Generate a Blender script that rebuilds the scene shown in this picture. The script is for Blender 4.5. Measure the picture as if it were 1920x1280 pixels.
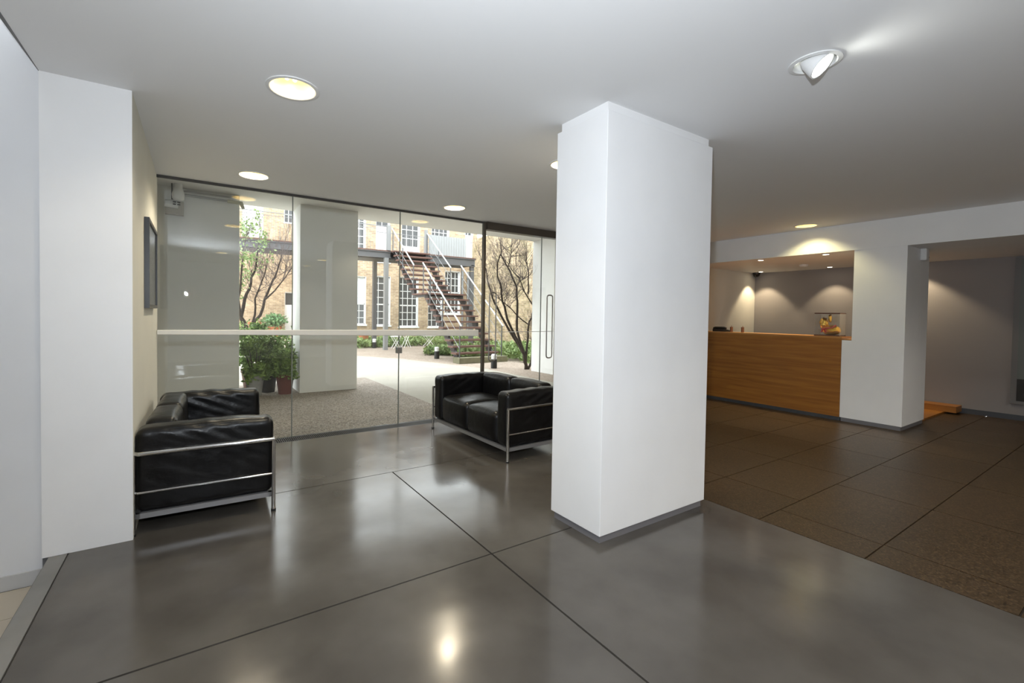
import bpy, bmesh, math, random
from mathutils import Vector, Matrix, noise
from mathutils.geometry import tessellate_polygon
for o in list(bpy.data.objects): bpy.data.objects.remove(o)
scene = bpy.context.scene
C = scene.collection
R = math.radians
random.seed(7)

# ------------------------------------------------------------------ camera
FPX, CX, CY = 837.44, 892.59, 607.08
yaw, pitch, roll, CAMH = R(32.0529), R(-1.2533), R(0.8127), 1.3
fw = Vector((math.sin(yaw)*math.cos(pitch), math.cos(yaw)*math.cos(pitch), math.sin(pitch)))
r0 = Vector((math.cos(yaw), -math.sin(yaw), 0)); u0 = r0.cross(fw)
rt = math.cos(roll)*r0 + math.sin(roll)*u0
up = -math.sin(roll)*r0 + math.cos(roll)*u0
cd = bpy.data.cameras.new('camera'); cam = bpy.data.objects.new('camera', cd); C.objects.link(cam)
M4 = Matrix((rt, up, -fw)).transposed().to_4x4(); M4.translation = (0, 0, CAMH); cam.matrix_world = M4
cd.sensor_width = 36; cd.lens = FPX/1920*36; cd.clip_start = .05; cd.clip_end = 200
cd.shift_x = (960-CX)/1920; cd.shift_y = (CY-640)/1920
scene.camera = cam

# ------------------------------------------------------------------ sky, flash, exposure
w = bpy.data.worlds.new('overcast_sky'); scene.world = w; w.use_nodes = True
bg = w.node_tree.nodes['Background']; bg.inputs[0].default_value = (.93, .97, 1, 1); bg.inputs[1].default_value = 3.55
vs = scene.view_settings
vs.view_transform = 'Standard'; vs.look = 'None'; vs.gamma = 1; vs.exposure = 0.55; vs.use_curve_mapping = False

def lamp(name, typ, loc, target, energy, color=(1, 1, 1), **kw):
    l = bpy.data.lights.new(name, typ); l.energy = energy; l.color = color
    for k, v in kw.items(): setattr(l, k, v)
    o = bpy.data.objects.new(name, l); C.objects.link(o); o.location = loc
    d = Vector(target)-Vector(loc); o.rotation_euler = d.to_track_quat('-Z', 'Y').to_euler()
    return o
# the photographer's flash head on the camera, tipped towards the ceiling
lamp('camera_flash', 'AREA', (-.16, -.02, 1.6), (1.5, 1.1, 2.5), 55, (.85, .92, 1), shape='DISK', size=.07)

# ------------------------------------------------------------------ materials
MATS = {}
def mat(name, col, rough=.5, metal=0, var=.0, vscale=8, bump=0, bscale=40, rvar=0, col2=None, detail=6, spec=.5, stretch=None, bdetail=5):
    m = bpy.data.materials.new(name); m.use_nodes = True; nt = m.node_tree; N, L = nt.nodes, nt.links
    b = N['Principled BSDF']; b.inputs['Base Color'].default_value = (*col, 1); b.inputs['Roughness'].default_value = rough
    b.inputs['Metallic'].default_value = metal; b.inputs['Specular IOR Level'].default_value = spec
    tc = N.new('ShaderNodeTexCoord'); vec = tc.outputs['Object']
    if stretch:
        mp = N.new('ShaderNodeMapping'); mp.inputs['Scale'].default_value = stretch; L.new(vec, mp.inputs[0]); vec = mp.outputs[0]
    if var or col2 or rvar:
        n = N.new('ShaderNodeTexNoise'); n.inputs['Scale'].default_value = vscale; n.inputs['Detail'].default_value = detail; L.new(vec, n.inputs['Vector'])
        if var or col2:
            cr = N.new('ShaderNodeValToRGB'); cr.color_ramp.elements[0].position = .3; cr.color_ramp.elements[1].position = .7
            a = col if col2 else tuple(max(0, c*(1-var)) for c in col); c2 = col2 if col2 else tuple(c*(1+var) for c in col)
            cr.color_ramp.elements[0].color = (*a, 1); cr.color_ramp.elements[1].color = (*c2, 1)
            L.new(n.outputs['Fac'], cr.inputs[0]); L.new(cr.outputs[0], b.inputs['Base Color'])
        if rvar:
            mr = N.new('ShaderNodeMapRange'); mr.inputs['From Min'].default_value = .3; mr.inputs['From Max'].default_value = .7
            mr.inputs['To Min'].default_value = rough-rvar; mr.inputs['To Max'].default_value = rough+rvar
            L.new(n.outputs['Fac'], mr.inputs[0]); L.new(mr.outputs[0], b.inputs['Roughness'])
    if bump:
        n2 = N.new('ShaderNodeTexNoise'); n2.inputs['Scale'].default_value = bscale; n2.inputs['Detail'].default_value = bdetail; L.new(vec, n2.inputs['Vector'])
        bp = N.new('ShaderNodeBump'); bp.inputs['Strength'].default_value = bump; bp.inputs['Distance'].default_value = .02
        L.new(n2.outputs['Fac'], bp.inputs['Height']); L.new(bp.outputs[0], b.inputs['Normal'])
    MATS[name] = m
    return m
def emis(name, col, s):
    m = bpy.data.materials.new(name); m.use_nodes = True; N = m.node_tree.nodes; b = N['Principled BSDF']
    b.inputs['Base Color'].default_value = (*col, 1); b.inputs['Emission Color'].default_value = (*col, 1); b.inputs['Emission Strength'].default_value = s
    return m
def glassmat(name, tint=(.965, .98, .97), base=.05, rough=0.0, gain=.85):
    m = bpy.data.materials.new(name); m.use_nodes = True; nt = m.node_tree; N, L = nt.nodes, nt.links
    N.remove(N['Principled BSDF']); out = N['Material Output']
    lw = N.new('ShaderNodeLayerWeight'); lw.inputs[0].default_value = .5
    pw = N.new('ShaderNodeMath'); pw.operation = 'POWER'; pw.inputs[1].default_value = 4.5
    ml = N.new('ShaderNodeMath'); ml.operation = 'MULTIPLY_ADD'; ml.inputs[1].default_value = gain; ml.inputs[2].default_value = base
    L.new(lw.outputs['Facing'], pw.inputs[0]); L.new(pw.outputs[0], ml.inputs[0])
    t = N.new('ShaderNodeBsdfTransparent'); t.inputs[0].default_value = (*tint, 1)
    g = N.new('ShaderNodeBsdfGlossy'); g.inputs['Roughness'].default_value = rough
    mx = N.new('ShaderNodeMixShader'); L.new(ml.outputs[0], mx.inputs[0]); L.new(t.outputs[0], mx.inputs[1]); L.new(g.outputs[0], mx.inputs[2])
    L.new(mx.outputs[0], out.inputs[0])
    return m
def brickmat(name, ax, c1, c2, mortar, scale=1.0, moss=0):
    m = bpy.data.materials.new(name); m.use_nodes = True; nt = m.node_tree; N, L = nt.nodes, nt.links; b = N['Principled BSDF']
    tc = N.new('ShaderNodeTexCoord'); sp = N.new('ShaderNodeSeparateXYZ'); cb = N.new('ShaderNodeCombineXYZ')
    L.new(tc.outputs['Object'], sp.inputs[0]); L.new(sp.outputs[ax], cb.inputs[0]); L.new(sp.outputs[2], cb.inputs[1])
    br = N.new('ShaderNodeTexBrick'); br.inputs['Scale'].default_value = scale
    br.inputs['Brick Width'].default_value = .225; br.inputs['Row Height'].default_value = .075; br.inputs['Mortar Size'].default_value = .008
    br.inputs['Color1'].default_value = (*c1, 1); br.inputs['Color2'].default_value = (*c2, 1); br.inputs['Mortar'].default_value = (*mortar, 1)
    L.new(cb.outputs[0], br.inputs['Vector'])
    n = N.new('ShaderNodeTexNoise'); n.inputs['Scale'].default_value = 2.2; n.inputs['Detail'].default_value = 12; n.inputs['Roughness'].default_value = .75; L.new(tc.outputs['Object'], n.inputs['Vector'])
    cr = N.new('ShaderNodeValToRGB'); cr.color_ramp.elements[0].position = .35; cr.color_ramp.elements[1].position = .65
    cr.color_ramp.elements[0].color = (.62, .58, .54, 1); cr.color_ramp.elements[1].color = (1.12, 1.08, 1.04, 1)
    if moss: cr.color_ramp.elements[0].color = (.5, .52, .4, 1)
    mx = N.new('ShaderNodeMix'); mx.data_type = 'RGBA'; mx.blend_type = 'MULTIPLY'; mx.inputs[0].default_value = 1
    L.new(n.outputs['Fac'], cr.inputs[0]); L.new(br.outputs['Color'], mx.inputs[6]); L.new(cr.outputs[0], mx.inputs[7]); L.new(mx.outputs[2], b.inputs['Base Color'])
    b.inputs['Roughness'].default_value = .9
    bp = N.new('ShaderNodeBump'); bp.inputs['Strength'].default_value = .5; bp.inputs['Distance'].default_value = .01; bp.invert = True
    L.new(br.outputs['Fac'], bp.inputs['Height']); L.new(bp.outputs[0], b.inputs['Normal'])
    return m
def woodmat(name, c1, c2, axis=1, rough=.4):
    m = bpy.data.materials.new(name); m.use_nodes = True; nt = m.node_tree; N, L = nt.nodes, nt.links; b = N['Principled BSDF']
    tc = N.new('ShaderNodeTexCoord'); mp = N.new('ShaderNodeMapping'); s = [14, 14, 14]; s[axis] = .8; mp.inputs['Scale'].default_value = s
    L.new(tc.outputs['Object'], mp.inputs[0]); n = N.new('ShaderNodeTexNoise'); n.inputs['Scale'].default_value = 1.6; n.inputs['Detail'].default_value = 8
    n.inputs['Distortion'].default_value = .6; L.new(mp.outputs[0], n.inputs['Vector'])
    cr = N.new('ShaderNodeValToRGB'); cr.color_ramp.elements[0].position = .3; cr.color_ramp.elements[1].position = .72
    cr.color_ramp.elements[0].color = (*c1, 1); cr.color_ramp.elements[1].color = (*c2, 1)
    L.new(n.outputs['Fac'], cr.inputs[0]); L.new(cr.outputs[0], b.inputs['Base Color']); b.inputs['Roughness'].default_value = rough
    return m
def speckmat(name, cols, scale, rough, bump=0.0):
    """pebbles of several colours (exposed aggregate, terrazzo, gravel)"""
    m = bpy.data.materials.new(name); m.use_nodes = True; nt = m.node_tree; N, L = nt.nodes, nt.links; b = N['Principled BSDF']
    tc = N.new('ShaderNodeTexCoord'); v = N.new('ShaderNodeTexVoronoi'); v.inputs['Scale'].default_value = scale; L.new(tc.outputs['Object'], v.inputs['Vector'])
    sp = N.new('ShaderNodeSeparateColor'); L.new(v.outputs['Color'], sp.inputs[0])
    cr = N.new('ShaderNodeValToRGB'); e = cr.color_ramp.elements
    while len(e) < len(cols): e.new(.5)
    for i, c in enumerate(cols): e[i].position = i/(len(cols)-1); e[i].color = (*c, 1)
    L.new(sp.outputs[0], cr.inputs[0])
    n = N.new('ShaderNodeTexNoise'); n.inputs['Scale'].default_value = 1.3; n.inputs['Detail'].default_value = 5; L.new(tc.outputs['Object'], n.inputs['Vector'])
    mr = N.new('ShaderNodeMapRange'); mr.inputs['To Min'].default_value = .75; mr.inputs['To Max'].default_value = 1.25; L.new(n.outputs['Fac'], mr.inputs[0])
    mx = N.new('ShaderNodeMix'); mx.data_type = 'RGBA'; mx.blend_type = 'MULTIPLY'; mx.inputs[0].default_value = 1
    L.new(cr.outputs[0], mx.inputs[6]); L.new(mr.outputs[0], mx.inputs[7]); L.new(mx.outputs[2], b.inputs['Base Color'])
    b.inputs['Roughness'].default_value = rough; b.inputs['Specular IOR Level'].default_value = .3
    if bump:
        bp = N.new('ShaderNodeBump'); bp.inputs['Strength'].default_value = bump; bp.inputs['Distance'].default_value = .01; bp.invert = True
        L.new(v.outputs['Distance'], bp.inputs['Height']); L.new(bp.outputs[0], b.inputs['Normal'])
    return m

WHITE = mat('white_plaster', (.84, .84, .84), .6, var=.02, vscale=3, bump=.02, bscale=60)
CEIL = mat('ceiling_paint', (.82, .82, .82), .7)
CREAMW = mat('warm_white_plaster', (.74, .73, .66), .65, var=.02, vscale=3)
GREYW = mat('grey_wall_paint', (.28, .262, .255), .7)
CORR = mat('corridor_plaster', (.72, .73, .75), .7, var=.03, vscale=2)
SKIRT = mat('skirting_plaster', (.52, .52, .52), .7, var=.05, vscale=6)
BLACKCH = mat('black_shadow_gap', (.05, .045, .04), .6)  # plain black for the glass head channel and threshold strip
PLINTH = mat('grey_plinth', (.17, .165, .175), .5)
BASEB = mat('dark_baseboard', (.06, .065, .075), .45)
CONC = mat('polished_concrete', (.064, .057, .049), .165, rvar=.05, col2=(.108, .099, .087), vscale=1.9, detail=5, bump=.10, bscale=2.6, bdetail=1.5)
JOINT = mat('joint_filler', (.035, .03, .025), .8)
KERB = mat('kerb_concrete', (.20, .195, .185), .5, var=.12, vscale=5)
TERR = speckmat('brown_terrazzo', [(.022, .014, .007), (.062, .039, .020), (.046, .030, .016), (.11, .072, .038)], 130, .36)
BEIGET = mat('beige_tile', (.50, .44, .35), .4, var=.06, vscale=3)
LEATHER = mat('black_leather', (.004, .004, .0045), .34, rvar=.06, vscale=9, bump=.16, bscale=20, spec=.35)
CHROME = mat('chrome_tube', (.72, .72, .72), .12, 1)
SATIN = mat('satin_steel', (.45, .45, .45), .35, 1)
STEELB = mat('painted_base_frame', (.33, .33, .34), .4, .6)
RUBBER = mat('black_rubber', (.012, .012, .012), .6)
GLASS = glassmat('clear_glass')
GEDGE = mat('glass_edge_seal', (.16, .18, .17), .4)
BAR = mat('satin_rail', (.74, .735, .71), .4, 0)
BRONZE = mat('bronze_door_head', (.085, .07, .055), .45, .2)
OAK = woodmat('oak_veneer', (.23, .082, .010), (.38, .155, .022), 1, .42)
OAKT = woodmat('oak_edge', (.34, .15, .04), (.48, .24, .07), 1, .4)
BLACKP = mat('black_plastic', (.012, .012, .012), .4)
WHITEP = mat('white_plastic', (.75, .75, .74), .4)
GOLD = mat('gold_foil', (.85, .52, .08), .25, .9, bump=.3, bscale=50)
REDR = mat('red_ribbon', (.4, .01, .02), .4)
ACRYL = glassmat('clear_acrylic', (.97, .97, .97), .04)
TERRAC = mat('terracotta', (.45, .17, .08), .8, var=.12, vscale=10)
STONEP = mat('grey_pot', (.33, .33, .32), .8, var=.12, vscale=10)
OUTW = mat('exterior_white_render', (.84, .84, .82), .8, var=.02, vscale=2)
SOFF = mat('soffit_render', (.80, .78, .75), .85, var=.02, vscale=2)
AGG = speckmat('pebble_paving', [(.14, .115, .095), (.29, .245, .205), (.44, .39, .34), (.22, .18, .15)], 75, .75, .4)
PATH = mat('cream_paving', (.43, .405, .35), .85, var=.05, vscale=2)
GRAVEL = speckmat('pink_gravel', [(.28, .22, .17), (.42, .34, .28), (.34, .28, .23), (.5, .43, .36)], 40, .9, .4)
BRICKF = brickmat('buff_brick', 0, (.62, .48, .32), (.40, .29, .19), (.60, .55, .47))
BRICKS = brickmat('buff_brick_side', 1, (.74, .58, .40), (.44, .33, .22), (.68, .62, .54), moss=1)
WHITEF = mat('white_window_paint', (.82, .82, .82), .5)
DARKG = mat('dark_window_glass', (.07, .072, .075), .08)
BLIND = mat('pale_window_blind', (.70, .74, .76), .6)
STEEL = mat('grey_painted_steel', (.11, .11, .115), .5, .2)
STEELM = mat('mid_grey_steel', (.26, .265, .27), .5, .2)
DARKST = mat('dark_steel', (.035, .03, .03), .5, .2)
TREAD = woodmat('red_brown_tread', (.11, .055, .042), (.19, .10, .078), 0, .7)
RAILW = mat('pale_handrail', (.6, .6, .59), .35, .2)
BLOCK = mat('mossy_concrete', (.20, .19, .12), .9, var=.2, vscale=6)
BARK = mat('dark_bark', (.045, .032, .025), .9, var=.3, vscale=20)
TWIG = mat('twig_bark', (.13, .10, .095), .9)
LEAFG = mat('shrub_leaf', (.04, .10, .02), .5, col2=(.38, .54, .15), vscale=7)
LEAFY = mat('young_leaf', (.20, .30, .10), .5, col2=(.34, .44, .17), vscale=4)
LEAFB = mat('ground_cover_leaf', (.15, .23, .08), .6, col2=(.36, .45, .18), vscale=1.5)
SOIL = mat('dark_soil', (.05, .04, .03), .95)
REFL = emis('lamp_reflector_glow', (1, .80, .34), .34)
BULB = emis('lamp_bulb_glow', (1, .93, .68), 3)
SPOTB = emis('spot_bulb_glow', (1, .86, .66), 14)
COOLB = emis('gimbal_bulb_glow', (.97, 1, .92), 9)

# ------------------------------------------------------------------ mesh helpers
class MB:
    def __init__(s): s.v = []; s.f = []
    def add(s, vs, fs):
        k = len(s.v); s.v += [tuple(p) for p in vs]; s.f += [tuple(i+k for i in f) for f in fs]; return s
    def box(s, x0, x1, y0, y1, z0, z1):
        return s.add([(x0,y0,z0),(x1,y0,z0),(x1,y1,z0),(x0,y1,z0),(x0,y0,z1),(x1,y0,z1),(x1,y1,z1),(x0,y1,z1)],
                     [(0,3,2,1),(4,5,6,7),(0,1,5,4),(1,2,6,5),(2,3,7,6),(3,0,4,7)])
    def prism(s, poly, axis, a, b):
        """extrude a 2D polygon; axis=0: poly in (y,z) along x; 1: (x,z) along y; 2: (x,y) along z"""
        def p(q, t): return (t, q[0], q[1]) if axis == 0 else ((q[0], t, q[1]) if axis == 1 else (q[0], q[1], t))
        n = len(poly); vs = [p(q, a) for q in poly]+[p(q, b) for q in poly]
        fs = [tuple(range(n))[::-1], tuple(range(n, 2*n))]+[(i, (i+1) % n, n+(i+1) % n, n+i) for i in range(n)]
        return s.add(vs, fs)
    def tube(s, pts, rad, n=8, cap=True):
        pts = [Vector(p) for p in pts]; rads = rad if isinstance(rad, (list, tuple)) else [rad]*len(pts)
        rings = []; prev = None
        for i, p in enumerate(pts):
            t = (pts[min(i+1, len(pts)-1)]-pts[max(i-1, 0)]).normalized()
            if prev is None:
                a = Vector((0, 0, 1)) if abs(t.z) < .9 else Vector((1, 0, 0)); nn = t.cross(a).normalized()
            else: nn = (prev-t*prev.dot(t)).normalized()
            prev = nn; bn = t.cross(nn)
            rings.append([p+(nn*math.cos(2*math.pi*k/n)+bn*math.sin(2*math.pi*k/n))*rads[i] for k in range(n)])
        vs = [q for r in rings for q in r]; fs = []
        for i in range(len(rings)-1):
            for k in range(n):
                fs.append((i*n+k, i*n+(k+1) % n, (i+1)*n+(k+1) % n, (i+1)*n+k))
        if cap: fs += [tuple(range(n))[::-1], tuple((len(rings)-1)*n+k for k in range(n))]
        return s.add(vs, fs)
    def lathe(s, prof, cx, cy, n=24, close=False):
        vs = [(cx+r*math.cos(2*math.pi*k/n), cy+r*math.sin(2*math.pi*k/n), z) for r, z in prof for k in range(n)]
        fs = [(i*n+k, i*n+(k+1) % n, (i+1)*n+(k+1) % n, (i+1)*n+k) for i in range(len(prof)-1) for k in range(n)]
        if close: fs += [tuple(range(n))[::-1], tuple((len(prof)-1)*n+k for k in range(n))]
        return s.add(vs, fs)
    def build(s, name, m, parent=None, smooth=False, bevel=0, origin=None):
        me = bpy.data.meshes.new(name); vs = s.v
        if origin: vs = [(a-origin[0], b-origin[1], c-origin[2]) for a, b, c in vs]
        me.from_pydata(vs, [], s.f)
        bm = bmesh.new(); bm.from_mesh(me); bmesh.ops.recalc_face_normals(bm, faces=bm.faces)
        if bevel: bmesh.ops.bevel(bm, geom=list(bm.edges), offset=bevel, segments=2, affect='EDGES', profile=.5)
        bm.to_mesh(me); bm.free(); me.update()
        if smooth:
            me.polygons.foreach_set('use_smooth', [True]*len(me.polygons)); me.set_sharp_from_angle(angle=R(40))
        me.materials.append(m)
        o = bpy.data.objects.new(name, me); C.objects.link(o)
        if origin: o.location = origin
        if parent: o.parent = parent; o.matrix_parent_inverse = Matrix() 
        return o
def tag(o, label=None, cat=None, group=None, kind=None):
    if label: o['label'] = label
    if cat: o['category'] = cat
    if group: o['group'] = group
    if kind: o['kind'] = kind
    return o
def thing(name, label, cat, loc=(0, 0, 0), rz=0, group=None):
    o = bpy.data.objects.new(name, None); o.empty_display_size = .1; C.objects.link(o); o.location = loc; o.rotation_euler = (0, 0, rz)
    return tag(o, label, cat, group)
def struct(name, mb, m, parent=None, label=None, **kw):
    o = mb.build(name, m, parent, **kw); o['kind'] = 'structure'
    if label: o['label'] = label
    return o
def dup(root, loc, rz=None, label=None, group=None):
    r = root.copy(); C.objects.link(r); r.location = loc
    if rz is not None: r.rotation_euler = (0, 0, rz)
    if label: r['label'] = label
    if group: r['group'] = group
    for ch in list(root.children):
        c = ch.copy(); C.objects.link(c); c.parent = r
        for g in ch.children:
            d = g.copy(); C.objects.link(d); d.parent = c
    return r
def B(*a): return MB().box(*a)
def circle(cx, cy, r, n=32): return [Vector((cx+r*math.cos(2*math.pi*k/n), cy+r*math.sin(2*math.pi*k/n), 0)) for k in range(n)]
def holed(outer, holes, z):
    loops = [[Vector((x, y, 0)) for x, y in outer]]+holes
    tr = tessellate_polygon(loops); vs = [v for l in loops for v in l]
    return MB().add([(v.x, v.y, z) for v in vs], [tuple(t) for t in tr])

# ------------------------------------------------------------------ key dimensions
H = 2.504; XL = -.302; YB = 3.135; G = 4.918; XR = 6.973; ZS = 2.168; XB = 9.2; EDGE = -.68; YREAR = -3.5
DL = [(.44, 2.60), (.43, 4.44), (2.48, 4.455), (2.49, 2.665), (6.68, 2.665)]
GIM = (2.46, .965)

# ------------------------------------------------------------------ room shell
cm = holed([(EDGE, YREAR), (XR, YREAR), (XR, G+.02), (EDGE, G+.02)], [circle(x, y, .112) for x, y in DL+[(.44, -.9), (2.48, -.9), (4.6, -.9), (6.5, -.9), (4.6, -2.5), (2.48, -2.5)]]+[circle(*GIM, .082)], H)
cm.add([(EDGE, YREAR, H), (EDGE, YREAR, 2.76), (EDGE, G+.02, 2.76), (EDGE, G+.02, H)], [(0, 1, 2, 3)])
cm.box(EDGE, XB+.3, YREAR, G+.02, 2.76, 2.85)
struct('ceiling', cm, CEIL, label='white painted ceiling with recessed downlights')
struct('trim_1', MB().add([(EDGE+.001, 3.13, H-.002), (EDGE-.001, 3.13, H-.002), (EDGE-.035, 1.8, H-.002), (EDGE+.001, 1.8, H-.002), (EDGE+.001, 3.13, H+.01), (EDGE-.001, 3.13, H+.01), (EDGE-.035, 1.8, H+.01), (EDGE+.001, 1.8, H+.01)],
       [(0,1,2,3),(4,5,6,7),(0,1,5,4),(1,2,6,5),(2,3,7,6),(3,0,4,7)]), mat('grey_gap', (.2, .2, .2), .8), label='dark shadow gap along the ceiling edge')  # shade of the gap put into a tapered dark grey strip
struct('ceiling_corridor', B(-4.1, EDGE, YREAR, YB+.2, 3.3, 3.4), CEIL)
struct('wall_side', B(EDGE, XL, YB, G+.06, 0, H), CREAMW, label='short cream side wall behind the sofa')
struct('wall_front', B(EDGE, XL-.0005, YB-.006, YB, 0, H), WHITE, label='white end face of the side wall')
cw = struct('wall_corridor', B(-4.1, EDGE, YB+.004, YB+.25, -.055, 3.3), CORR, label='pale corridor wall beyond the kerb')
struct('baseboard_corridor', B(-4.1, EDGE, YB-.006, YB+.25, -.13, -.055), SKIRT)
struct('wall_left', B(-4.3, -4.1, YREAR, YB+.25, -.13, 3.3), CORR)
struct('wall_rear', B(-4.3, XB+.3, YREAR-.15, YREAR, -.13, 3.3), WHITE)
struct('wall_right', B(XB, XB+.15, YREAR, 4.65, 0, ZS+.4), GREYW, label='grey painted wall behind the reception desk')
struct('wall_alcove', B(XR+.02, XB, 4.5, 4.62, 0, ZS), CREAMW, label='cream side wall of the reception alcove')
struct('wall_back', B(5.5, XB+.1, G-.03, G+.12, 0, H), WHITE)
beam = struct('ceiling_beam', B(XR, XB+.1, YREAR, G-.03, ZS, 2.76), WHITE, label='white dropped beam and lower ceiling over the reception')
struct('baseboard_right', B(XB-.015, XB, YREAR, 1.75, 0, .07), BASEB)

# floor: slabs with recessed joints over a dark bed
fl = struct('floor', B(-.66, XB, YREAR, G+.0, -.13, -.012), JOINT, label='polished concrete and terrazzo floor')
def slab(x0, x1, y0, y1, m, name='slab', g=.004):
    return B(x0+g, x1-g, y0+g, y1-g, -.0115, 0).build(name, m, fl, bevel=0)
for x0, x1, y0, y1 in [(-.578, 1.36, 1.98, 3.43), (1.36, 3.085, 1.98, 3.43), (-.578, 1.36, .25, 1.98), (1.36, 3.085, .25, 1.98), (-.578, 1.36, YREAR, .25), (1.36, 3.085, YREAR, .25)]:
    slab(x0, x1, y0, y1, CONC, g=.005)
slab(-.578, 3.085, 3.43, 4.74, CONC, g=.003)
slab(-.655, -.578, YREAR, YB-.006, KERB, 'kerb', g=.002)
for x0, x1, y0, y1 in [(3.085, 5.2, 1.98, 4.74)]: pass
ys = [4.74, 4.14, 3.60, 3.06, 2.52, 1.98, 1.445, .905, .365, -.175, -.715, -1.255, -1.9, -2.6, YREAR]
for j in range(len(ys)-1):
    off = [3.62, 3.62, 3.65, 3.62, 3.66, 3.66, 3.365, 4.59-.61*2, 3.66, 3.36][j % 10]
    xs = [3.085]
    x = off
    while x < XB-.3: xs.append(x); x += .915
    xs.append(XB)
    for i in range(len(xs)-1):
        slab(xs[i], xs[i+1], ys[j+1], ys[j], TERR, 'terrazzo_tile', .0035)
slab(3.2, XB, 4.74, G, CONC, 'slab', .003)
struct('floor_corridor', B(-4.1, -.66, YREAR, YB+.1, -.2, -.136), JOINT)
fc = bpy.data.objects['floor_corridor']
for i in range(6):
    for j in range(12):
        x1 = -.662-i*.6; y1 = YB-.02-.27-j*.6+.6
        y0 = max(y1-.6, YREAR); y1 = min(y1, YB-.008)
        if y1-y0 > .02: B(max(x1-.6, -4.1)+.002, x1-.002, y0+.002, y1-.002, -.1355, -.13).build('floor_tile', BEIGET, fc)

# drain grating along the glass
gt = thing('floor_grating', 'dark metal drain grating along the foot of the glass wall', 'grating', (0, 0, 0))
B(XL, 3.2, 4.742, 4.752, -.011, 0).box(XL, 3.2, 4.905, G, -.011, 0).build('frame', mat('grating_frame_metal', (.09, .09, .088), .5, .3), gt)
g2 = MB(); x = XL+.01
while x < 3.19: g2.box(x, x+.007, 4.752, 4.905, -.010, -.001); x += .0185
tag(g2.build('bars', mat('dark_grating_metal', (.05, .048, .045), .5, .3), gt), kind='stuff')

# ------------------------------------------------------------------ pillars
p1 = thing('pillar', 'thick white pillar on a recessed grey plinth in mid lobby', 'pillar', (1.9375, 1.7426, 0))
PW, PD = 1.026, .4105
B(0, PW, 0, PD, .046, 2.449).build('shaft', WHITE, p1, bevel=.003)
B(.019, PW-.019, .019, PD-.019, 2.449, H).build('neck', WHITE, p1)
B(.016, PW-.016, .016, PD-.016, 0, .046).build('plinth', PLINTH, p1)
p2 = thing('pillar', 'white pillar at the end of the wooden reception desk', 'pillar', (XR+.012, 1.755, 0))
B(0, .82, 0, .495, .05, ZS).build('shaft', WHITE, p2)
B(.01, .81, .01, .585, 0, .05).build('plinth', PLINTH, p2)
B(.0, .3, .495, .595, .05, 1.035).build('low_end_panel', WHITE, p2)
B(.0, .3, .496, .594, 1.035, 1.05).build('panel_cap', OAKT, p2)

# ------------------------------------------------------------------ glass wall
def pane(name, x0, x1, z0, z1, label):
    o = struct(name, B(x0, x1, G-.006, G+.006, z0, z1), GLASS, label=label); return o
g1 = pane('window_1', XL+.004, .836, .004, H-.004, 'frameless glass panel beside the cream side wall')
g2_ = pane('window_2', .840, 2.012, .004, H-.004, 'frameless glass panel in front of the white exterior pier')
g3 = pane('window_3', 2.016, 3.168, .004, H-.004, 'frameless glass panel in front of the outdoor stair')
for gp, x in ((g1, .838), (g2_, 2.014)):
    B(x-.004, x+.004, G-.0075, G+.0075, .004, H-.004).build('joint_seal', GEDGE, gp)
B(1.985, 2.043, G-.03, G+.03, .83, .90).build('clamp', SATIN, g2_)
B(1.995, 2.008, G-.032, G-.028, .90, .93).box(2.02, 2.033, G-.032, G-.028, .90, .93).build('clamp_bolt', WHITEP, g2_)
struct('trim_2', B(XL, 3.17, G-.014, G+.014, H-.022, H-.001), BLACKCH, label='dark head channel above the glass')
# handrail bar fixed across the panes
hb = MB()
xa, xb = XL+.002, 3.09
hb.add([(xa, G-.05, 1.076), (xb, G-.05, 1.018), (xb, G-.008, 1.018), (xa, G-.008, 1.076), (xa, G-.05, 1.119), (xb, G-.05, 1.098), (xb, G-.008, 1.098), (xa, G-.008, 1.119)],
       [(0,3,2,1),(4,5,6,7),(0,1,5,4),(1,2,6,5),(2,3,7,6),(3,0,4,7)])
tag(hb.build('rail', BAR, bevel=.006), 'long satin metal rail fixed across the glass wall at waist height', 'rail')
# doors
jm = struct('door_frame', B(3.17, 3.20, G-.025, G+.025, 0, H-.001), BRONZE, label='slim bronze jamb and head channel over the glass doors')
B(3.20, 5.5, G-.05, G+.05, 2.405, H-.001).build('head', BRONZE, jm)
def handle(x, par):
    for s in (-1,):
        y = G+s*.055; yy = G+s*.006
        pts = []
        z0, z1, hw, rr = .69, 1.585, .052, .03
        loop = [(x-hw+rr, z1), (x-hw+.009, z1-.009), (x-hw, z1-rr), (x-hw, z0+rr), (x-hw+.009, z0+.009), (x-hw+rr, z0), (x+hw-rr, z0), (x+hw-.009, z0+.009), (x+hw, z0+rr), (x+hw, z1-rr), (x+hw-.009, z1-.009), (x+hw-rr, z1), (x-hw+rr, z1)]
        o = MB().tube([(a, y, b) for a, b in loop], .009, 8, False).tube([(x, y, z1), (x, yy, z1)], .007, 6).tube([(x, y, z0), (x, yy, z0)], .007, 6).build('handle', SATIN, par, smooth=True)
d1 = pane('door_1', 3.206, 4.158, .012, 2.403, 'clear glass door leaf next to the outdoor stair view')
handle(3.30, d1)
d2 = pane('door_2', 4.166, 5.18, .012, 2.403, 'clear glass door leaf in front of the bare tree pier')
handle(4.285, d2)
B(4.158, 4.166, G-.006, G+.006, .012, 2.403).build('edge_seal', GEDGE, d2)
B(3.206, 4.158, G-.008, G-.006, 1.062, 1.070).build('safety_line', BAR, d1)
B(4.166, 5.18, G-.008, G-.006, 1.062, 1.070).build('safety_line', BAR, d2)
pane('window_4', 5.184, 5.498, .004, 2.403, 'narrow fixed glass pane beside the doors')
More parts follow.
